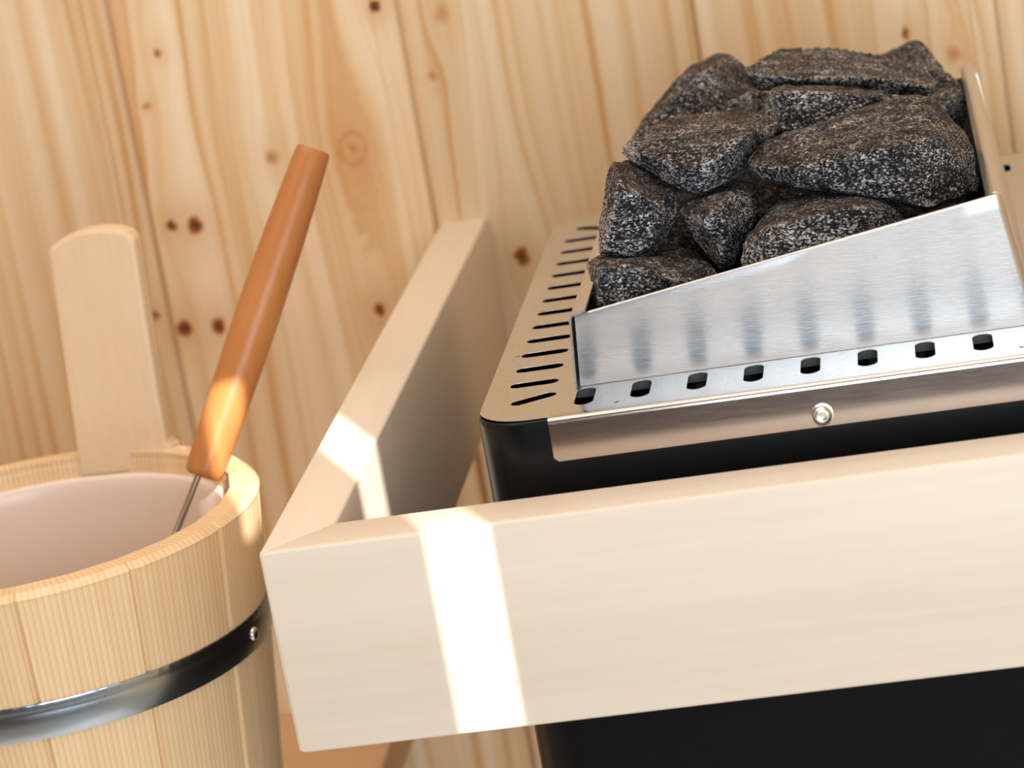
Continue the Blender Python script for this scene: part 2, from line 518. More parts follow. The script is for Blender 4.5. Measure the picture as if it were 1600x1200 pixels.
structure('floor', box_mesh(XL - .05, XR + .05, YF - .05, YW + .08, ZF - .04, ZF), M_FLOOR)
structure('ceiling', box_mesh(XL - .05, XR + .05, YF - .05, YW + .08, ZC, ZC + .03), M_ROOM)
structure('wall_left', box_mesh(XL - .03, XL, YF, YW + .03, ZF, ZC), M_ROOM)
structure('wall_right', box_mesh(XR, XR + .03, YF, YW + .03, ZF, ZC), M_ROOM)
wall = structure('wall_back', box_mesh(XL, XR, YW + .018, YW + .04, ZF, ZC), M_ROOM)
PITCH = 0.1636
S0 = -0.0030
k0 = int(math.floor((XL - S0) / PITCH))
for k in range(k0, k0 + 14):
    xa, xb = S0 + k * PITCH, S0 + (k + 1) * PITCH
    xa, xb = max(xa, XL), min(xb, XR)
    if xb - xa < 0.02: continue
    prof = [(xa + .0002, YW + .017), (xa + .0002, YW + .0032), (xa + .0022, YW + .0004), (xa + .0032, YW), (xb - .0150, YW),
            (xb - .0142, YW + .0011), (xb - .0134, YW + .0004), (xb - .0030, YW + .0004), (xb - .0020, YW + .0008), (xb - .0002, YW + .0036), (xb - .0002, YW + .017)]
    bm = bmesh.new()
    prism(bm, prof, 'z', ZF + .001, ZC - .001)
    obj('board', to_mesh(bm), M_WALL, wall)

# unseen front wall: low daylight opening, and two slits added to shape sun stripes
def front_wall_gobo():
    z_of = lambda h: h - 0.565 * YF
    x_of = lambda s: s - 0.4827 * YF
    holes = [[(UNSEEN_OPENING[0], UNSEEN_OPENING[2]), (UNSEEN_OPENING[1], UNSEEN_OPENING[2]), (UNSEEN_OPENING[1], UNSEEN_OPENING[3]), (UNSEEN_OPENING[0], UNSEEN_OPENING[3])]]
    for slit in ([(0.0670, -0.125), (0.0912, -0.125), (0.0912, 0.118), (0.0670, 0.118)],
                 [(0.0325, 0.0460), (0.0400, 0.0510), (0.0580, 0.0745), (0.0580, 0.137), (0.0385, 0.137), (0.0345, 0.085)]):
        holes.append([(x_of(a), z_of(b)) for a, b in slit])
    me = sheet_with_holes([(XL, ZF), (XR, ZF), (XR, ZC), (XL, ZC)], holes, 0, 0.0005, 0.0)
    me.transform(Matrix.Rotation(math.radians(90), 4, 'X'))
    me.transform(Matrix.Translation((0, YF, 0)))
    structure('front_wall_gobo', me, M_FRONT)
front_wall_gobo()

# ------------------------------------------------------------------ bench under the bucket
ZB = -0.2840
bench = empty('bench', (-0.5, 0.3, ZF), 'low wooden bench board along the wall, under the bucket and behind the rail corner', 'bench')
bx1 = -0.0720
y = YW - 0.0008
for wdt in (0.110, 0.110, 0.110, 0.110):
    obj('plank', box_mesh(XL + .004, bx1, y - wdt, y, ZB - .026, ZB, .0015), M_BENCH, bench)
    y -= wdt + 0.008
for lx in (XL + .05, bx1 - .09):
    for ly in (0.12, 0.50):
        obj('leg', box_mesh(lx, lx + .045, ly - .045, ly, ZF, ZB - .026, .002), M_BENCH, bench)

# ------------------------------------------------------------------ guard rail
T, H, L = 0.027, 0.0860, 0.5593
RX1 = 0.4445
rail = empty('guard_rail', (0.2, 0.0, -H), 'pale wooden guard rail with mitred corner fencing in the heater', 'guard rail')
def rail_part(name, poly, mat):
    bm = bmesh.new()
    prism(bm, poly, 'z', -H, 0.0)
    bmesh.ops.recalc_face_normals(bm, faces=bm.faces[:])
    bmesh.ops.bevel(bm, geom=bm.edges[:], offset=0.0016, segments=3, profile=0.5, affect='EDGES')
    o = obj(name, to_mesh(bm), mat, rail, True)
    return o
g = 0.00012
rail_part('front_rail', [(0 + g, 0), (RX1 - g, 0), (RX1 - T - g, T), (T + g, T)], M_RAIL_X)
rail_part('side_rail', [(0, g), (T, T + g), (T, L), (0, L)], M_RAIL_Y)
rail_part('side_rail', [(RX1, g), (RX1, L), (RX1 - T, L), (RX1 - T, T + g)], M_RAIL_Y)

# ------------------------------------------------------------------ heater
H_SCALE, H_MOVE = 0.9833, Vector((0.0047, -0.0183, 0.0059))   # the heater is drawn a little large, then sized and set in place
HFEET = (ZF - H_MOVE.z) / H_SCALE
HX0, HX1, HY0, HY1, HZ = 0.0812, 0.3635, 0.0664, 0.4350, 0.0196
heater = empty('sauna_heater', (0.222, 0.25, ZF), 'black electric sauna heater with slotted stainless steel top inside the rail', 'sauna heater')
def body():
    bm = bmesh.new()
    r = 0.021
    lv = lambda off, z: [(p[0], p[1], z) for p in rrect(HX0, HX1, HY0, HY1, r, 10, off)]
    rings = [lv(0, HFEET + .06), lv(0, -0.30), lv(0, 0.0), lv(0, 0.0164), lv(-.0002, 0.0178), lv(-.0006, 0.0187), lv(-.0011, 0.0190), lv(-.0016, 0.0186),
             lv(-.0018, 0.0180), lv(-.0019, 0.010), lv(-.0027, -0.35)]
    loft(bm, rings, True, True, True)
    return to_mesh(bm)
o = obj('body', body(), M_BLACK, heater, True)
for x in (HX0 + .03, HX1 - .07):
    for y in (HY0 + .03, HY1 - .07):
        obj('foot', box_mesh(x, x + .04, y, y + .04, HFEET, HFEET + .06, .003), M_BLACK, heater)

CX0, CX1, CY0, CY1 = 0.1208, 0.3137, 0.1080, 0.3900       # stone basket opening
def top_plate():
    holes = [[(CX0 + .001, CY0 + .0005), (CX1 - .001, CY0 + .0005), (CX1 - .001, CY1), (CX0 + .001, CY1)]]
    for i in range(12):
        y = 0.1222 + i * 0.02362
        holes.append(stadium(0.1015, y, 0.0212, 0.0074))
        holes.append(stadium(0.4446 - 0.1015, y, 0.0212, 0.0074))
    for sx in (0, 1):
        X = (lambda x: 0.4446 - x) if sx else (lambda x: x)
        s = -1 if sx else 1
        holes.append(stadium(X(0.1035), 0.0985, 0.0205, 0.0070, s * math.radians(28)))
        holes.append(stadium(X(0.1035), 0.4040, 0.0190, 0.0070, s * math.radians(-28)))
        holes.append(stadium(X(0.0893), 0.1709 if not sx else 0.17, 0.0024, 0.0018))
        holes.append(stadium(X(0.0848), 0.392, 0.0024, 0.0018))
        holes.append(stadium(X(0.1401), 0.0774, 0.0024, 0.0020))
    for k in range(9):
        x = 0.1258 + k * 0.02342
        holes.append([(x + q[0], 0.0922 + q[1]) for q in slot9])
        holes.append([(x + q[0], 0.4045 + q[1] * 0.7) for q in slot9])
    return sheet_with_holes(rrect(HX0 + .0006, HX1 - .0006, HY0 + .0024, HY1 - .0006, 0.0225, 10), holes, HZ - .0003, 0.00012, 0.00004)
# front slots: straight sides with shallow round ends
slot9 = []
for i in range(9):
    a = math.radians(-58 + 116 * i / 8)
    slot9.append((0.0041 * math.sin(a) / math.sin(math.radians(58)), 0.0086 + 0.0036 * (math.cos(a) - math.cos(math.radians(58))) / (1 - math.cos(math.radians(58)))))
slot9 = slot9 + [(-x, -y) for x, y in slot9]
slot9 = [(x, y) for x, y in slot9]
obj('top_plate', top_plate(), M_PLATE, heater)

def front_lip():
    bm = bmesh.new()
    x0, x1 = 0.1126, 0.3320
    yo, r = 0.0644, 0.0024
    prof = [(yo + r + .0024, HZ + .0003), (yo + r + .0006, HZ + .0003)]
    for i in range(7):
        a = math.radians(90 + 90 * i / 6)
        prof.append((yo + r + r * math.cos(a), HZ + .0003 - r + r * math.sin(a)))
    prof += [(yo, HZ + .0003 - r - .0003), (yo, HZ + .0003 - r - .0010), (yo, 0.010), (yo, 0.0035), (yo, 0.0014)]
    cols = [x0, x0 + .0006, x0 + .0018] + [x0 + (x1 - x0) * t / 6 for t in range(1, 6)] + [x1 - .0018, x1 - .0006, x1]
    rings = []
    for x in cols:
        e = min(x - x0, x1 - x)
        lift = max(0, .0018 - e)
        pr = []
        for j, (y, z) in enumerate(prof):
            if j == len(prof) - 1: z += lift * 0.9
            pr.append((x, y, z))
        rings.append(pr)
    loft(bm, rings, False)
    return to_mesh(bm)
lip = obj('front_lip', front_lip(), M_LIP, heater, True)
solid(lip, 0.0006, -1.0)
def bolt():
    bm = bmesh.new()
    c = Vector((0.2226, 0.0643, 0.0064))
    prof = [(0.0047, 0.0), (0.0047, 0.0004), (0.0040, 0.0005), (0.0040, 0.0010), (0.0037, 0.0021), (0.0031, 0.0029), (0.0024, 0.0032)]
    n = 24
    rings = [[(c.x + r * math.cos(2 * math.pi * i / n), c.y - d, c.z + r * math.sin(2 * math.pi * i / n)) for i in range(n)] for r, d in prof]
    hexr = lambda i, R: R * math.cos(math.pi / 6) / math.cos(((2 * math.pi * i / n + math.pi / 6) % (math.pi / 3)) - math.pi / 6)
    for R, d in ((0.0020, 0.0031), (0.0019, 0.0010)):
        rings.append([(c.x + hexr(i, R) * math.cos(2 * math.pi * i / n), c.y - d, c.z + hexr(i, R) * math.sin(2 * math.pi * i / n)) for i in range(n)])
    loft(bm, rings, True, True, True)
    return to_mesh(bm)
obj('bolt', bolt(), M_BOLT, lip, True)

# stone basket collar: front, left, right and back sheets
LEAN = 0.215                                             # the front sheet tips towards the room
def on_lean(px, py):
    d = F_ + R_ * ((px - 800) / FPX) - U_ * ((py - 600) / FPX)
    n = Vector((0, 1, LEAN))
    return CAM + d * ((Vector((0, CY0 + .0004, HZ)) - CAM).dot(n) / d.dot(n))
BL, TL, TR, BR_ = on_lean(906, 597), on_lean(898, 496), on_lean(1565, 306), on_lean(1624, 509)
def front_panel():
    bm = bmesh.new()
    r = 0.0030
    n = 12
    rows = [0.0, 0.25, 0.5, 0.75, 0.9, 1.0]
    cols = []
    hem = lambda p, nx, ny: [Vector((p.x + nx * k, p.y + ny * k, p.z + h)) for k, h in ((.0002, .0004), (.0005, .0006), (.0009, .0006), (.0013, .0003))]
    for i in range(n + 1):
        t = i / n
        b = BL.lerp(BR_ - Vector((r, 0, 0)), t)
        b.z = HZ + .0001
        tp = TL.lerp(TR - Vector((r, 0, 0)), t)
        cols.append([b.lerp(tp, q) for q in rows] + hem(tp, 0, 1))
    for i in range(1, 6):
        A = math.radians(90 * i / 5)
        o_ = Vector((r * math.sin(A) - r, r * (1 - math.cos(A)), 0))
        b, tp = BR_ + o_, TR + o_
        b.z = HZ + .0001
        cols.append([b.lerp(tp, q) for q in rows] + hem(tp, -math.sin(A), math.cos(A)))
    loft(bm, cols, False)
    return to_mesh(bm)
p = obj('front_panel', front_panel(), M_STEEL, heater, True)
solid(p, 0.0007, 0.0)

def side_panel(prof, ya, yb, round_end=0.0):
    bm = bmesh.new()
    rings = []
    n = 10
    zt = max(z for x, z in prof)
    zc = zt - .0032
    for i in range(n + 1):
        y = ya + (yb - ya) * i / n
        rings.append([(x, y, z) for x, z in prof])
    if round_end:                                      # back corner of the flange rounded off
        k = len(prof)
        for j, dy in enumerate((0.35, 0.7, 0.9, 1.0)):
            f = math.sqrt(max(0, 1 - dy * dy))
            tip = prof[-1]
            root = prof[-2]
            rr = [(x, yb + round_end * dy, z) for x, z in prof]
            rr[-1] = (root[0] + (tip[0] - root[0]) * max(f, .05), yb + round_end * dy, root[1] + (tip[1] - root[1]) * max(f, .05))
            rings.append(rr)
    loft(bm, rings, False)
    return to_mesh(bm)
EL = on_lean(890, 493)                                   # outer edge of the left sheet
lx, lz = EL.x, EL.z
lp = [(0.1209, HZ + .0002), (lx - .0008, lz - .010), (lx - .0001, lz - .003), (lx + .0001, lz - .0014), (lx + .0006, lz - .0002), (lx + .0016, lz + .0005), (lx + .0030, lz + .0009), (lx + .0072, lz + .0021)]
def lean_front(me, y_front):
    for v in me.vertices:
        if v.co.y < y_front + .002:
            v.co.y = CY0 - .0022 - LEAN * (v.co.z - HZ)
me = side_panel(lp, CY0 - .0016, CY1 - .004)
lean_front(me, CY0 - .0016)
sp = obj('side_panel', me, M_PLATE, heater, True)
solid(sp, 0.0009, 0.0)
rx, rz = TR.x, TR.z
rp = [(0.3138, HZ + .0002), (rx + .0042, rz - .028), (rx + .0005, rz - .004), (rx - .0002, rz - .0010), (rx - .0012, rz + .0006), (rx - .0024, rz + .0011), (rx - .0036, rz + .0007), (rx - .0050, rz - .0006), (rx - .0058, rz - .0022)]
me = side_panel(rp, CY0 + .003, CY1 - .012, 0.008)
for v in me.vertices:
    if v.co.y < CY0 + .0035:
        v.co.y = CY0 + .0034 - LEAN * (v.co.z - HZ)
sp2 = obj('side_panel', me, M_PLATE, heater, True)
solid(sp2, 0.0009, 0.0)
bm = bmesh.new()
prism(bm, [(0.1215, HZ + .0002), (0.3130, HZ + .0002), (0.3065, 0.0730), (0.1235, 0.0490)], 'y', CY1 - .0036, CY1 - .0026)
obj('back_panel', to_mesh(bm), M_PLATE, heater)
def inner_rim():
    bm = bmesh.new()
    rings = []
    for z in (HZ - .0010, HZ - .0046):
        rings.append([(p[0], p[1], z) for p in rrect(CX0 - .0016, CX1 + .0016, CY0 - .0016, CY1 + .002, .002, 3)])
    rings.append([(p[0], p[1], HZ - .0046) for p in rrect(CX0 - .0006, CX1 + .0006, CY0 - .0006, CY1 + .001, .002, 3)])
    loft(bm, rings, True)
    return to_mesh(bm)
obj('inner_rim', inner_rim(), M_DARKSTEEL, heater)
bm = bmesh.new()                                         # grate the stones lie on, inside the basket
for i in range(9):
    x = CX0 + .012 + i * .0212
    add_box(bm, x - .003, x + .003, HY0 + .01, HY1 - .01, -0.052, -0.046)
for y in (0.14, 0.25, 0.36):
    add_box(bm, HX0 + .004, HX1 - .004, y - .003, y + .003, -0.058, -0.052)
g_ = obj('stone_grate', to_mesh(bm), M_INNER, heater)

for o in heater.children_recursive:
    o.data.transform(Matrix.Translation(H_MOVE) @ Matrix.Scale(H_SCALE, 4))
    o.data.update()

# ------------------------------------------------------------------ stones
SEED = [0]
def stone(label, Y, sil, inner, thick, cup=0.55, vox=0.0010, lump=0.6, mat=None):
    """outline points (px,py) seen in the photo at depth Y, ridge points (px,py,dy); becomes a closed hull with real depth"""
    SEED[0] += 1
    Y = Y * H_SCALE + H_MOVE.y
    sd_ = SEED[0] * 13.7
    ys = [q[1] for q in sil]
    y0, y1 = min(ys), max(ys)
    pts = []
    for px, py in sil:
        t = ((y0 + y1) / 2 - py) / max(1, (y1 - y0))      # +.5 top ... -.5 bottom
        pts.append(at(px, py, Y + t * thick * cup))
    for px, py, dy in inner:
        pts.append(at(px, py, Y + dy))
    c = sum(pts, Vector()) / len(pts)
    back = []
    for p in pts[:len(sil)]:
        d = p - c
        back.append(c + Vector((d.x * 0.72, d.y * 0.5 + thick * 0.55, d.z * 0.72)))
    bm = bmesh.new()
    for p in pts + back:
        bm.verts.new(p - c)
    r = bmesh.ops.convex_hull(bm, input=bm.verts[:])
    junk = [e for e in r['geom_interior'] + r['geom_unused'] if isinstance(e, bmesh.types.BMVert)]
    if junk: bmesh.ops.delete(bm, geom=list(set(junk)), context='VERTS')
    bmesh.ops.dissolve_limit(bm, angle_limit=math.radians(7), verts=bm.verts[:], edges=bm.edges[:])
    me = to_mesh(bm)
    o = bpy.data.objects.new('stone', me)
    COL.objects.link(o)
    m = o.modifiers.new('rm', 'REMESH')
    m.mode = 'VOXEL'; m.voxel_size = vox
    m2 = o.modifiers.new('sm', 'SMOOTH'); m2.iterations = 1; m2.factor = 0.25
    bake_mods(o)
    me = o.data
    me.calc_loop_triangles()
    nrm = [v.normal.copy() for v in me.vertices]
    wa = me.attributes.new('up_facing', 'FLOAT', 'POINT')
    ea = me.attributes.new('edge', 'FLOAT', 'POINT')
    wv, ev, co = [], [], []
    # edge-ness: distance of the vertex to the average of its neighbourhood
    nb = [[] for _ in me.vertices]
    for e in me.edges:
        a, b = e.vertices
        nb[a].append(b); nb[b].append(a)
    off = Vector((sd_, sd_ * 0.37, -sd_ * 0.21))
    for v, n in zip(me.vertices, nrm):
        p = v.co
        q = p + off
        big = noise.noise(q * 32)
        mid = noise.noise(q * 85)
        fin = noise.fractal(q * 260, 0.9, 2.1, 3)
        chip = abs(noise.noise(q * 55 + Vector((9, 3, 1))))
        d = lump * (big * 0.0022 + mid * 0.0011 - max(0.0, 0.16 - chip) * 0.006) + fin * 0.00034
        co.append(p + n * d)
        wv.append(max(0.0, min(1.0, (n.z - 0.30) * 2.2 + big * 0.5)))  # browner where the surface faces up, broken by noise
    for v, n in zip(me.vertices, nrm):
        s = 0.0
        for b in nb[v.index]:
            s += 1 - n.dot(nrm[b])
        ev.append(min(1.0, max(0.0, s * 6.0 - 0.12)) * max(0.0, min(1.0, 0.6 + 1.6 * noise.noise((v.co + off) * 60))))
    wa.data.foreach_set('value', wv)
    ea.data.foreach_set('value', ev)
    for v, p in zip(me.vertices, co):
        v.co = p
    for p in me.polygons: p.use_smooth = True
    o.location = c
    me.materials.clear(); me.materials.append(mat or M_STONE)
    tag(o, label, 'stone', 'sauna stones piled on the heater')
    return o

stone('low flat-topped grey stone at the bottom left, behind the low end of the steel panel', 0.142,
      [(916, 415), (925, 408), (967, 405), (1021, 402), (1057, 404), (1093, 411), (1118, 420), (1125, 440), (1040, 490), (932, 520), (926, 470), (920, 430)],
      [(936, 419, -.014), (974, 415, -.016), (1012, 421, -.017), (1039, 437, -.018), (935, 500, -.018), (1010, 490, -.020), (929, 470, -.010)], 0.070)
stone('tall blocky dark stone at the left edge of the pile, on the lowest stone', 0.172,
      [(956, 253), (974, 256), (997, 271), (1035, 294), (1060, 312), (1059, 334), (1055, 348), (1039, 377), (1017, 402), (979, 404), (938, 398), (935, 375), (939, 330), (945, 285)],
      [(966, 287, -.014), (1020, 312, -.014), (1034, 350, -.015), (1022, 380, -.020), (945, 390, -.018), (985, 398, -.020)], 0.075, 0.30)
stone('small wedge-shaped stone pointing down in the middle gap of the pile', 0.172,
      [(1057, 330), (1071, 319), (1102, 304), (1143, 301), (1163, 296), (1174, 303), (1181, 334), (1165, 366), (1154, 397), (1147, 415), (1129, 424), (1116, 411), (1091, 384), (1066, 352)],
      [(1136, 306, -.010), (1114, 330, -.018), (1100, 350, -.019), (1133, 350, -.020), (1128, 400, -.019)], 0.085, 0.25)
stone('long low stone leaning on the upper edge of the steel front panel', 0.140,
      [(1156, 412), (1161, 384), (1174, 361), (1199, 339), (1237, 323), (1274, 316), (1314, 312), (1366, 310), (1397, 323), (1415, 340), (1412, 375), (1300, 420), (1165, 440)],
      [(1197, 354, -.012), (1196, 381, -.017), (1260, 338, -.014), (1285, 329, -.014), (1345, 322, -.012), (1210, 410, -.020), (1330, 370, -.019)], 0.080, 0.34)
stone('pale-edged slab stone on the upper left, tilted to the front over the tall blocky one', 0.205,
      [(971, 236), (990, 215), (1020, 200), (1075, 190), (1140, 187), (1180, 176), (1205, 180), (1219, 191), (1214, 207), (1166, 252), (1156, 274), (1136, 290), (1093, 307), (1057, 299), (1026, 281), (990, 258)],
      [(1069, 268, -.030), (1116, 251, -.032), (1161, 213, -.026), (1000, 240, -.014), (1092, 303, -.026), (1040, 255, -.024)], 0.085, 0.64)
stone('largest stone of the pile, brown top and pale speckled right face', 0.190,
      [(1165, 254), (1170, 241), (1199, 220), (1260, 199), (1307, 181), (1384, 165), (1411, 155), (1436, 148), (1456, 150), (1478, 175), (1508, 209), (1523, 238), (1531, 283), (1530, 300), (1487, 319), (1451, 330), (1427, 323), (1364, 308), (1307, 301), (1240, 291), (1192, 283), (1168, 266)],
      [(1181, 262, -.020), (1274, 257, -.034), (1346, 243, -.038), (1362, 228, -.036), (1397, 232, -.037), (1467, 214, -.026), (1487, 233, -.024), (1305, 297, -.036), (1420, 318, -.044), (1451, 326, -.044), (1520, 300, -.026)], 0.085, 0.7)
stone('flat-faced light grey stone wedged behind the largest one', 0.262,
      [(1188, 178), (1199, 148), (1206, 137), (1226, 135), (1240, 136), (1307, 137), (1352, 142), (1384, 146), (1402, 156), (1398, 185), (1300, 205), (1220, 225), (1186, 205)],
      [(1210, 142, -.020), (1300, 143, -.022), (1370, 152, -.022), (1220, 205, -.030), (1300, 195, -.030)], 0.060, 0.3)
stone('long flat slab stone lying across the top of the pile', 0.300,
      [(1161, 110), (1168, 103), (1192, 88), (1253, 85), (1285, 83), (1305, 88), (1330, 96), (1366, 104), (1420, 105), (1454, 112), (1468, 128), (1454, 146), (1411, 150), (1352, 141), (1307, 136), (1240, 132), (1215, 137), (1188, 143), (1170, 130)],
      [(1168, 114, -.022), (1240, 123, -.030), (1296, 121, -.030), (1366, 121, -.030), (1450, 136, -.026)], 0.075, 0.50, lump=0.4)
stone('rounded brown stone at the back left of the pile, out of focus', 0.345,
      [(985, 222), (997, 197), (1017, 173), (1057, 125), (1078, 105), (1109, 91), (1123, 86), (1143, 88), (1163, 101), (1185, 130), (1200, 155), (1200, 190), (1150, 215), (1060, 235)],
      [(1069, 139, -.016), (1030, 175, -.016), (1109, 178, -.028), (1150, 160, -.026), (1110, 110, -.010), (1070, 215, -.030)], 0.075, 0.7)
stone('pointed stone at the very back, topmost tip of the pile', 0.385,
      [(1355, 104), (1397, 83), (1424, 67), (1440, 64), (1454, 78), (1476, 110), (1482, 135), (1420, 150), (1365, 125)],
      [(1425, 95, -.014), (1455, 108, -.014)], 0.050, 0.5)
stone('dark stone at the back right, against the high steel side', 0.335,
      [(1466, 116), (1481, 112), (1499, 130), (1514, 159), (1510, 184), (1503, 206), (1470, 215), (1440, 200), (1448, 140)],
      [(1490, 150, -.014), (1495, 180, -.014), (1470, 170, -.018)], 0.050, 0.4)
stone('dark stone sunk in the gap between the left stones', 0.275, [(1000, 330), (1040, 300), (1110, 310), (1140, 360), (1100, 420), (1020, 410)], [(1080, 362, -.012)], 0.050, 0.3, 0.0016, mat=M_STONE_SHADE)
stone('shadowed stone under the largest one, above the long low stone', 0.285, [(1130, 280), (1200, 250), (1300, 260), (1340, 320), (1260, 365), (1150, 350)], [(1240, 315, -.012)], 0.055, 0.3, 0.0016, mat=M_STONE_SHADE)
stone('shadowed stone behind the right end of the steel panel', 0.250, [(1370, 300), (1450, 300), (1510, 300), (1510, 340), (1460, 390), (1380, 380)], [(1450, 345, -.010)], 0.045, 0.3, 0.0016, mat=M_STONE_SHADE)
stone('dark stone in the gap at the right, between the largest one and the steel side', 0.280, [(1470, 215), (1508, 200), (1522, 235), (1526, 270), (1512, 300), (1470, 290)], [(1505, 245, -.010)], 0.040, 0.3, 0.0016, mat=M_STONE_SHADE)
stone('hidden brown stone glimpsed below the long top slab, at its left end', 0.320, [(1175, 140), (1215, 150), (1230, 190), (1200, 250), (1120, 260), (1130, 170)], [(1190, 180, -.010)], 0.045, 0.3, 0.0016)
stone('dark stone deep behind the tall blocky one, below the tilted slab', 0.315, [(960, 300), (1000, 240), (1090, 235), (1130, 290), (1090, 340), (990, 350)], [(1050, 280, -.010)], 0.045, 0.3, 0.0016, mat=M_STONE_SHADE)

# buried stones that carry the back of the pile
stone('shade-darkened stone buried under the rounded stone at the back left', 0.352, [(1010, 255), (1060, 225), (1130, 230), (1150, 280), (1100, 320), (1030, 315)], [(1080, 270, -.010)], 0.050, 0.3, 0.0018, mat=M_STONE_SHADE)
stone('shade-darkened stone buried behind the flat-faced grey stone, under the long slab', 0.345, [(1210, 190), (1270, 165), (1340, 175), (1360, 230), (1290, 265), (1220, 250)], [(1285, 210, -.010)], 0.050, 0.3, 0.0018, mat=M_STONE_SHADE)
stone('shade-darkened stone buried at the back right, under the pointed stone', 0.362, [(1370, 180), (1420, 160), (1470, 185), (1475, 240), (1420, 260), (1370, 235)], [(1420, 205, -.010)], 0.045, 0.3, 0.0018, mat=M_STONE_SHADE)

# ------------------------------------------------------------------ bucket
BC, BR, ZR, TAP, NST = Vector((-0.1533, 0.1849, 0)), 0.1100, -0.0300, 0.11, 13
A0 = math.radians(-21.9)
DA = 2 * math.pi / NST
WT = 0.0130
Rz = lambda z: BR + TAP * (z - ZR)
bucket = empty('wooden_bucket', (BC.x, BC.y, ZB), 'pine stave bucket with a metal hoop and pale plastic liner, left of the rail', 'bucket')
def pol(r, a, z):
    return (BC.x + r * math.cos(a), BC.y + r * math.sin(a), z)
def stave_mesh(k, top=None):
    """one stave: slightly chamfered long edges, chamfered upper outer edge; UV = (arc, height)"""
    a0, a1 = A0 + k * DA, A0 + (k + 1) * DA
    bm = bmesh.new()
    uv = bm.loops.layers.uv.new('UVMap')
    gap = 0.00004
    zs = [ZB + .001, ZB + .05, ZB + .12, ZR - .06, ZR - .0045, ZR - .0004]
    rings = []
    nA = 6
    def section(z, cin):
        R, ri = Rz(z) - cin, Rz(z) - WT
        g_ = gap / R
        pts = []
        ch = 0.0016
        for i in range(nA + 1):
            t = i / nA
            a = a0 + g_ + (a1 - a0 - 2 * g_) * t
            e = min(t, 1 - t) * (a1 - a0) * R
            pts.append(((a, R - (ch if i in (0, nA) else 0))))
            if i == 0: pts.append((a + ch / R, R))
            if i == nA: pts.insert(-1, (a - ch / R, R))
        for i in range(3):
            t = 1 - i / 2
            pts.append((a0 + g_ + (a1 - a0 - 2 * g_) * t, ri))
        return pts
    info = {}
    for z in zs:
        rings.append((z, section(z, 0)))
    rings[-1] = (ZR - .0030, rings[-1][1])
    rings.append((ZR - .0002, section(ZR, 0.0030)))
    V = []
    for z, sec in rings:
        row = []
        for a, r in sec:
            v = bm.verts.new(pol(r, a, z))
            info[v] = (a * BR + k * 0.37, z + (BR - r) * 0.3)
            row.append(v)
        V.append(row)
    n = len(V[0])
    for A, B in zip(V[:-1], V[1:]):
        for i in range(n):
            bm.faces.new((A[i], A[(i + 1) % n], B[(i + 1) % n], B[i]))
    bm.faces.new(V[0]); bm.faces.new(V[-1])
    bmesh.ops.recalc_face_normals(bm, faces=bm.faces[:])
    for f in bm.faces:
        for lp_ in f.loops:
            lp_[uv].uv = info[lp_.vert]
    me = bpy.data.meshes.new('stave')
    bm.to_mesh(me); bm.free()
    return me
HK = 3                                                    # the stave that rises as the handle
for k in range(NST):
    obj('stave', stave_mesh(k), M_STAVE, bucket)
def handle_stave():
    a = A0 + (HK + 0.5) * DA
    er, et = Vector((math.cos(a), math.sin(a), 0)), Vector((math.sin(a), -math.cos(a), 0))   # radial out, to the right
    er2 = Vector((0.10, 0.995, 0)); et2 = Vector((0.995, -0.10, 0))
    bm = bmesh.new()
    out = [(-.0228, -.0100), (-.0230, 0.0), (-.0242, .030), (-.0254, .070), (-.0264, .1010), (-.0250, .1036), (-.018, .1072), (-.009, .1096), (.001, .1100), (.009, .1088), (.0160, .1062), (.0186, .1020), (.0200, .070), (.0222, .030), (.0240, .004), (.0252, .0012), (.0275, .0002), (.0275, -.0100)]
    base = BC + er * (BR - WT - .0012)
    F, B = [], []
    for x, z in out:
        d = er * (TAP * z) + Vector((.045 * z, 0, 0))
        p = Vector((base.x, base.y, ZR - .0002)) + et2 * x + d + Vector((0, 0, z))
        F.append(bm.verts.new(p)); B.append(bm.verts.new(p + er2 * .0115))
    n = len(out)
    for i in range(n):
        bm.faces.new((F[i], F[(i + 1) % n], B[(i + 1) % n], B[i]))
    bm.faces.new(F); bm.faces.new(B)
    bmesh.ops.recalc_face_normals(bm, faces=bm.faces[:])
    ed = [e for e in bm.edges if len(e.link_faces) == 2 and e.calc_face_angle(0) > 0.6]
    bmesh.ops.bevel(bm, geom=ed, offset=0.0022, segments=2, profile=0.5, affect='EDGES')
    return to_mesh(bm)
obj('handle', handle_stave(), M_STAVE2, bucket)
def revolve(prof, n=96):
    bm = bmesh.new()
    loft(bm, [[pol(r, 2 * math.pi * i / n, z) for i in range(n)] for r, z in prof])
    return to_mesh(bm)
z0, z1 = -0.0988, -0.0817
def hoop_mesh():
    n = 330
    bm = bmesh.new()
    rings = []
    for dr, z, tick in ((.0001, z0, 0), (.0010, z0 + .0002, 0), (.0012, z0 + .0006, 0), (.0012, z1 - .0052, 0), (.00105, z1 - .0048, 0), (.00105, z1 - .0030, 0), (.00105, z1 - .0008, 1), (.0008, z1, 1), (.0001, z1, 0)):
        rings.append([pol(Rz(z) + dr - (.00022 if tick and i % 3 == 0 else 0), 2 * math.pi * i / n, z) for i in range(n)])
    loft(bm, rings)
    return to_mesh(bm)
hoop = obj('hoop', hoop_mesh(), M_HOOP, bucket, True)
def rivet():
    a = math.radians(-12.4)
    z = -0.0904
    c = Vector(pol(Rz(z) + .0010, a, z))
    d = Vector((math.cos(a), math.sin(a), 0.0))
    bm = bmesh.new()
    rings = [ring_around(c + d * h, d, r, 18) for r, h in ((.0033, 0), (.0033, .0004), (.0029, .0013), (.0020, .0019), (.0008, .0021))]
    loft(bm, rings, True, True, True)
    return to_mesh(bm)
obj('rivet', rivet(), M_BOLT, hoop, True)
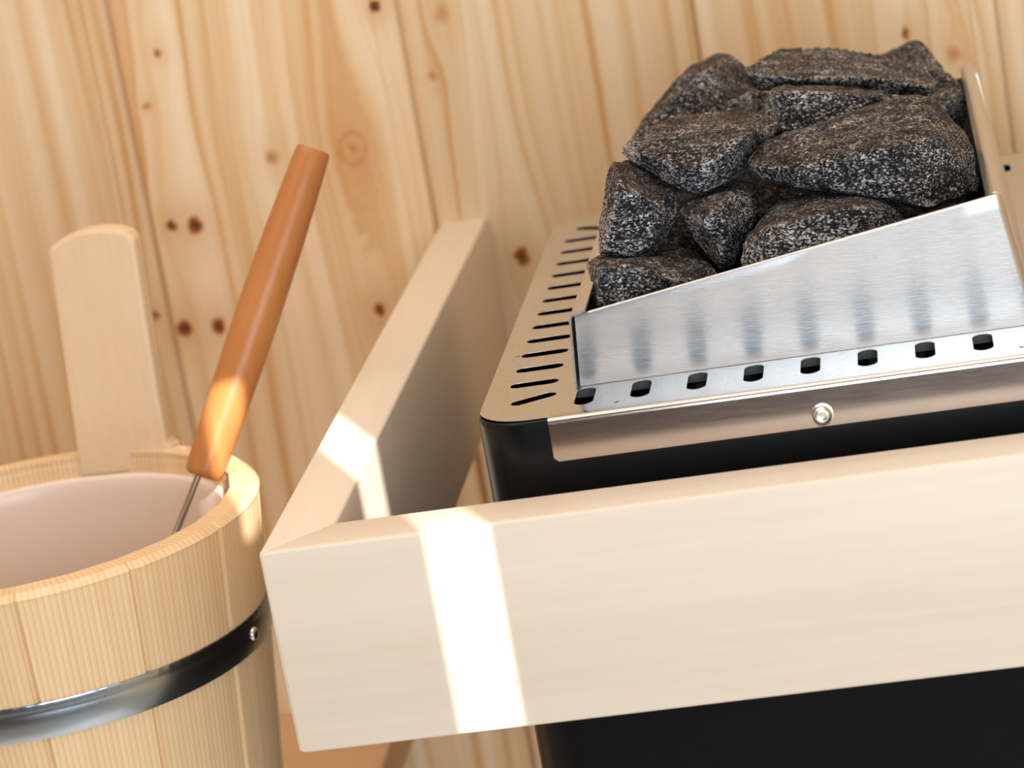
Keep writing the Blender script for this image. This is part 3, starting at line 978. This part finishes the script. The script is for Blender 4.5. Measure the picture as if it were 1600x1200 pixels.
z2, z3 = ZB + .030, ZB + .047
obj('hoop', revolve([(Rz(z2) + .0001, z2), (Rz(z2) + .0012, z2 + .0004), (Rz(z3) + .0012, z3 - .0004), (Rz(z3) + .0001, z3)]), M_HOOP, bucket, True)
zl = ZR - .0105
RL = BR - WT
lin = [(RL - TAP * .0105 - .0003, zl - .006), (RL - TAP * .0105 - .0004, zl), (RL - .0030, zl + .0006), (RL - .0052, zl - .0006), (RL - .0062, zl - .0030), (RL - .0064, zl - .008),
       (RL - .0080, zl - .020), (RL - .0200, ZB + .03), (RL - .030, ZB + .022), (0.002, ZB + .021)]
obj('liner', revolve(lin), M_LINER, bucket, True)
bm = bmesh.new()
loft(bm, [[pol(Rz(ZB) - WT - .0002, 2 * math.pi * i / 48, z) for i in range(48)] for z in (ZB + .004, ZB + .016)], True, True, True)
obj('base', to_mesh(bm), M_STAVE2, bucket)

# ------------------------------------------------------------------ ladle
P0, P1 = at(317, 744, 0.214), at(490, 233, 0.262)
ladle = empty('ladle', P0, 'ladle with a polished orange-brown wooden handle standing in the bucket', 'ladle')
def px_w(p, px):                                          # metres for a width in pixels at a point
    return px * (p - CAM).dot(F_) / FPX
def ladle_handle():
    bm = bmesh.new()
    ax = P1 - P0
    prof = [(0.000, 20), (0.000, 50), (0.008, 58), (0.022, 61), (0.10, 64), (0.25, 68), (0.42, 70.5), (0.58, 70), (0.74, 66.5), (0.88, 60.5), (0.975, 56), (0.992, 54), (1.0, 50), (1.0, 20)]
    rings = []
    for t, w in prof:
        c = P0 + ax * t
        rings.append([q - P0 for q in ring_around(c, ax, px_w(c, w) / 2, 40)])
    loft(bm, rings, True, True, True)
    me = to_mesh(bm)
    return me
h = bpy.data.objects.new('handle', ladle_handle())
COL.objects.link(h)
h.data.materials.append(M_LADLE)
for p_ in h.data.polygons: p_.use_smooth = True
h.parent = ladle
md = h.modifiers.new('es', 'EDGE_SPLIT'); md.split_angle = math.radians(50); bake_mods(h)
def tube(bm, path, r, n=12):
    rings = []
    for i, p in enumerate(path):
        d = (path[min(i + 1, len(path) - 1)] - path[max(i - 1, 0)])
        rings.append(ring_around(p, d, r, n))
    loft(bm, rings, True, True, True)
bm = bmesh.new()
Q0 = P0 + (P1 - P0) * 0.03 + R_ * (-.002)
Q1 = at(279, 822, 0.206)
dirn = (Q1 - Q0)
Q2 = Q1 + dirn * 0.6 + Vector((0, -.012, 0))
Q3 = Vector((Q2.x - .006, Q2.y - .022, ZB + .075))
tube(bm, [Q0 - P0, Q1 - P0, Q2 - P0, Q3 - P0], .0015)
rod = obj('rod', to_mesh(bm), M_ROD, None, True)
rod.parent = ladle
bm = bmesh.new()
bc = Vector((Q3.x - .024, Q3.y - .012, ZB + .060))
prof = [(.0295, .016), (.0300, .0165), (.0305, .016), (.029, .004), (.022, -.012), (.010, -.020), (.001, -.0215), (.001, -.0205), (.0095, -.019), (.021, -.0112), (.028, .004), (.0295, .016)]
loft(bm, [[(bc.x - P0.x + r * math.cos(2 * math.pi * i / 32), bc.y - P0.y + r * math.sin(2 * math.pi * i / 32), bc.z - P0.z + z) for i in range(32)] for r, z in prof])
b_ = obj('bowl', to_mesh(bm), M_COPPER, None, True)
b_.parent = ladle
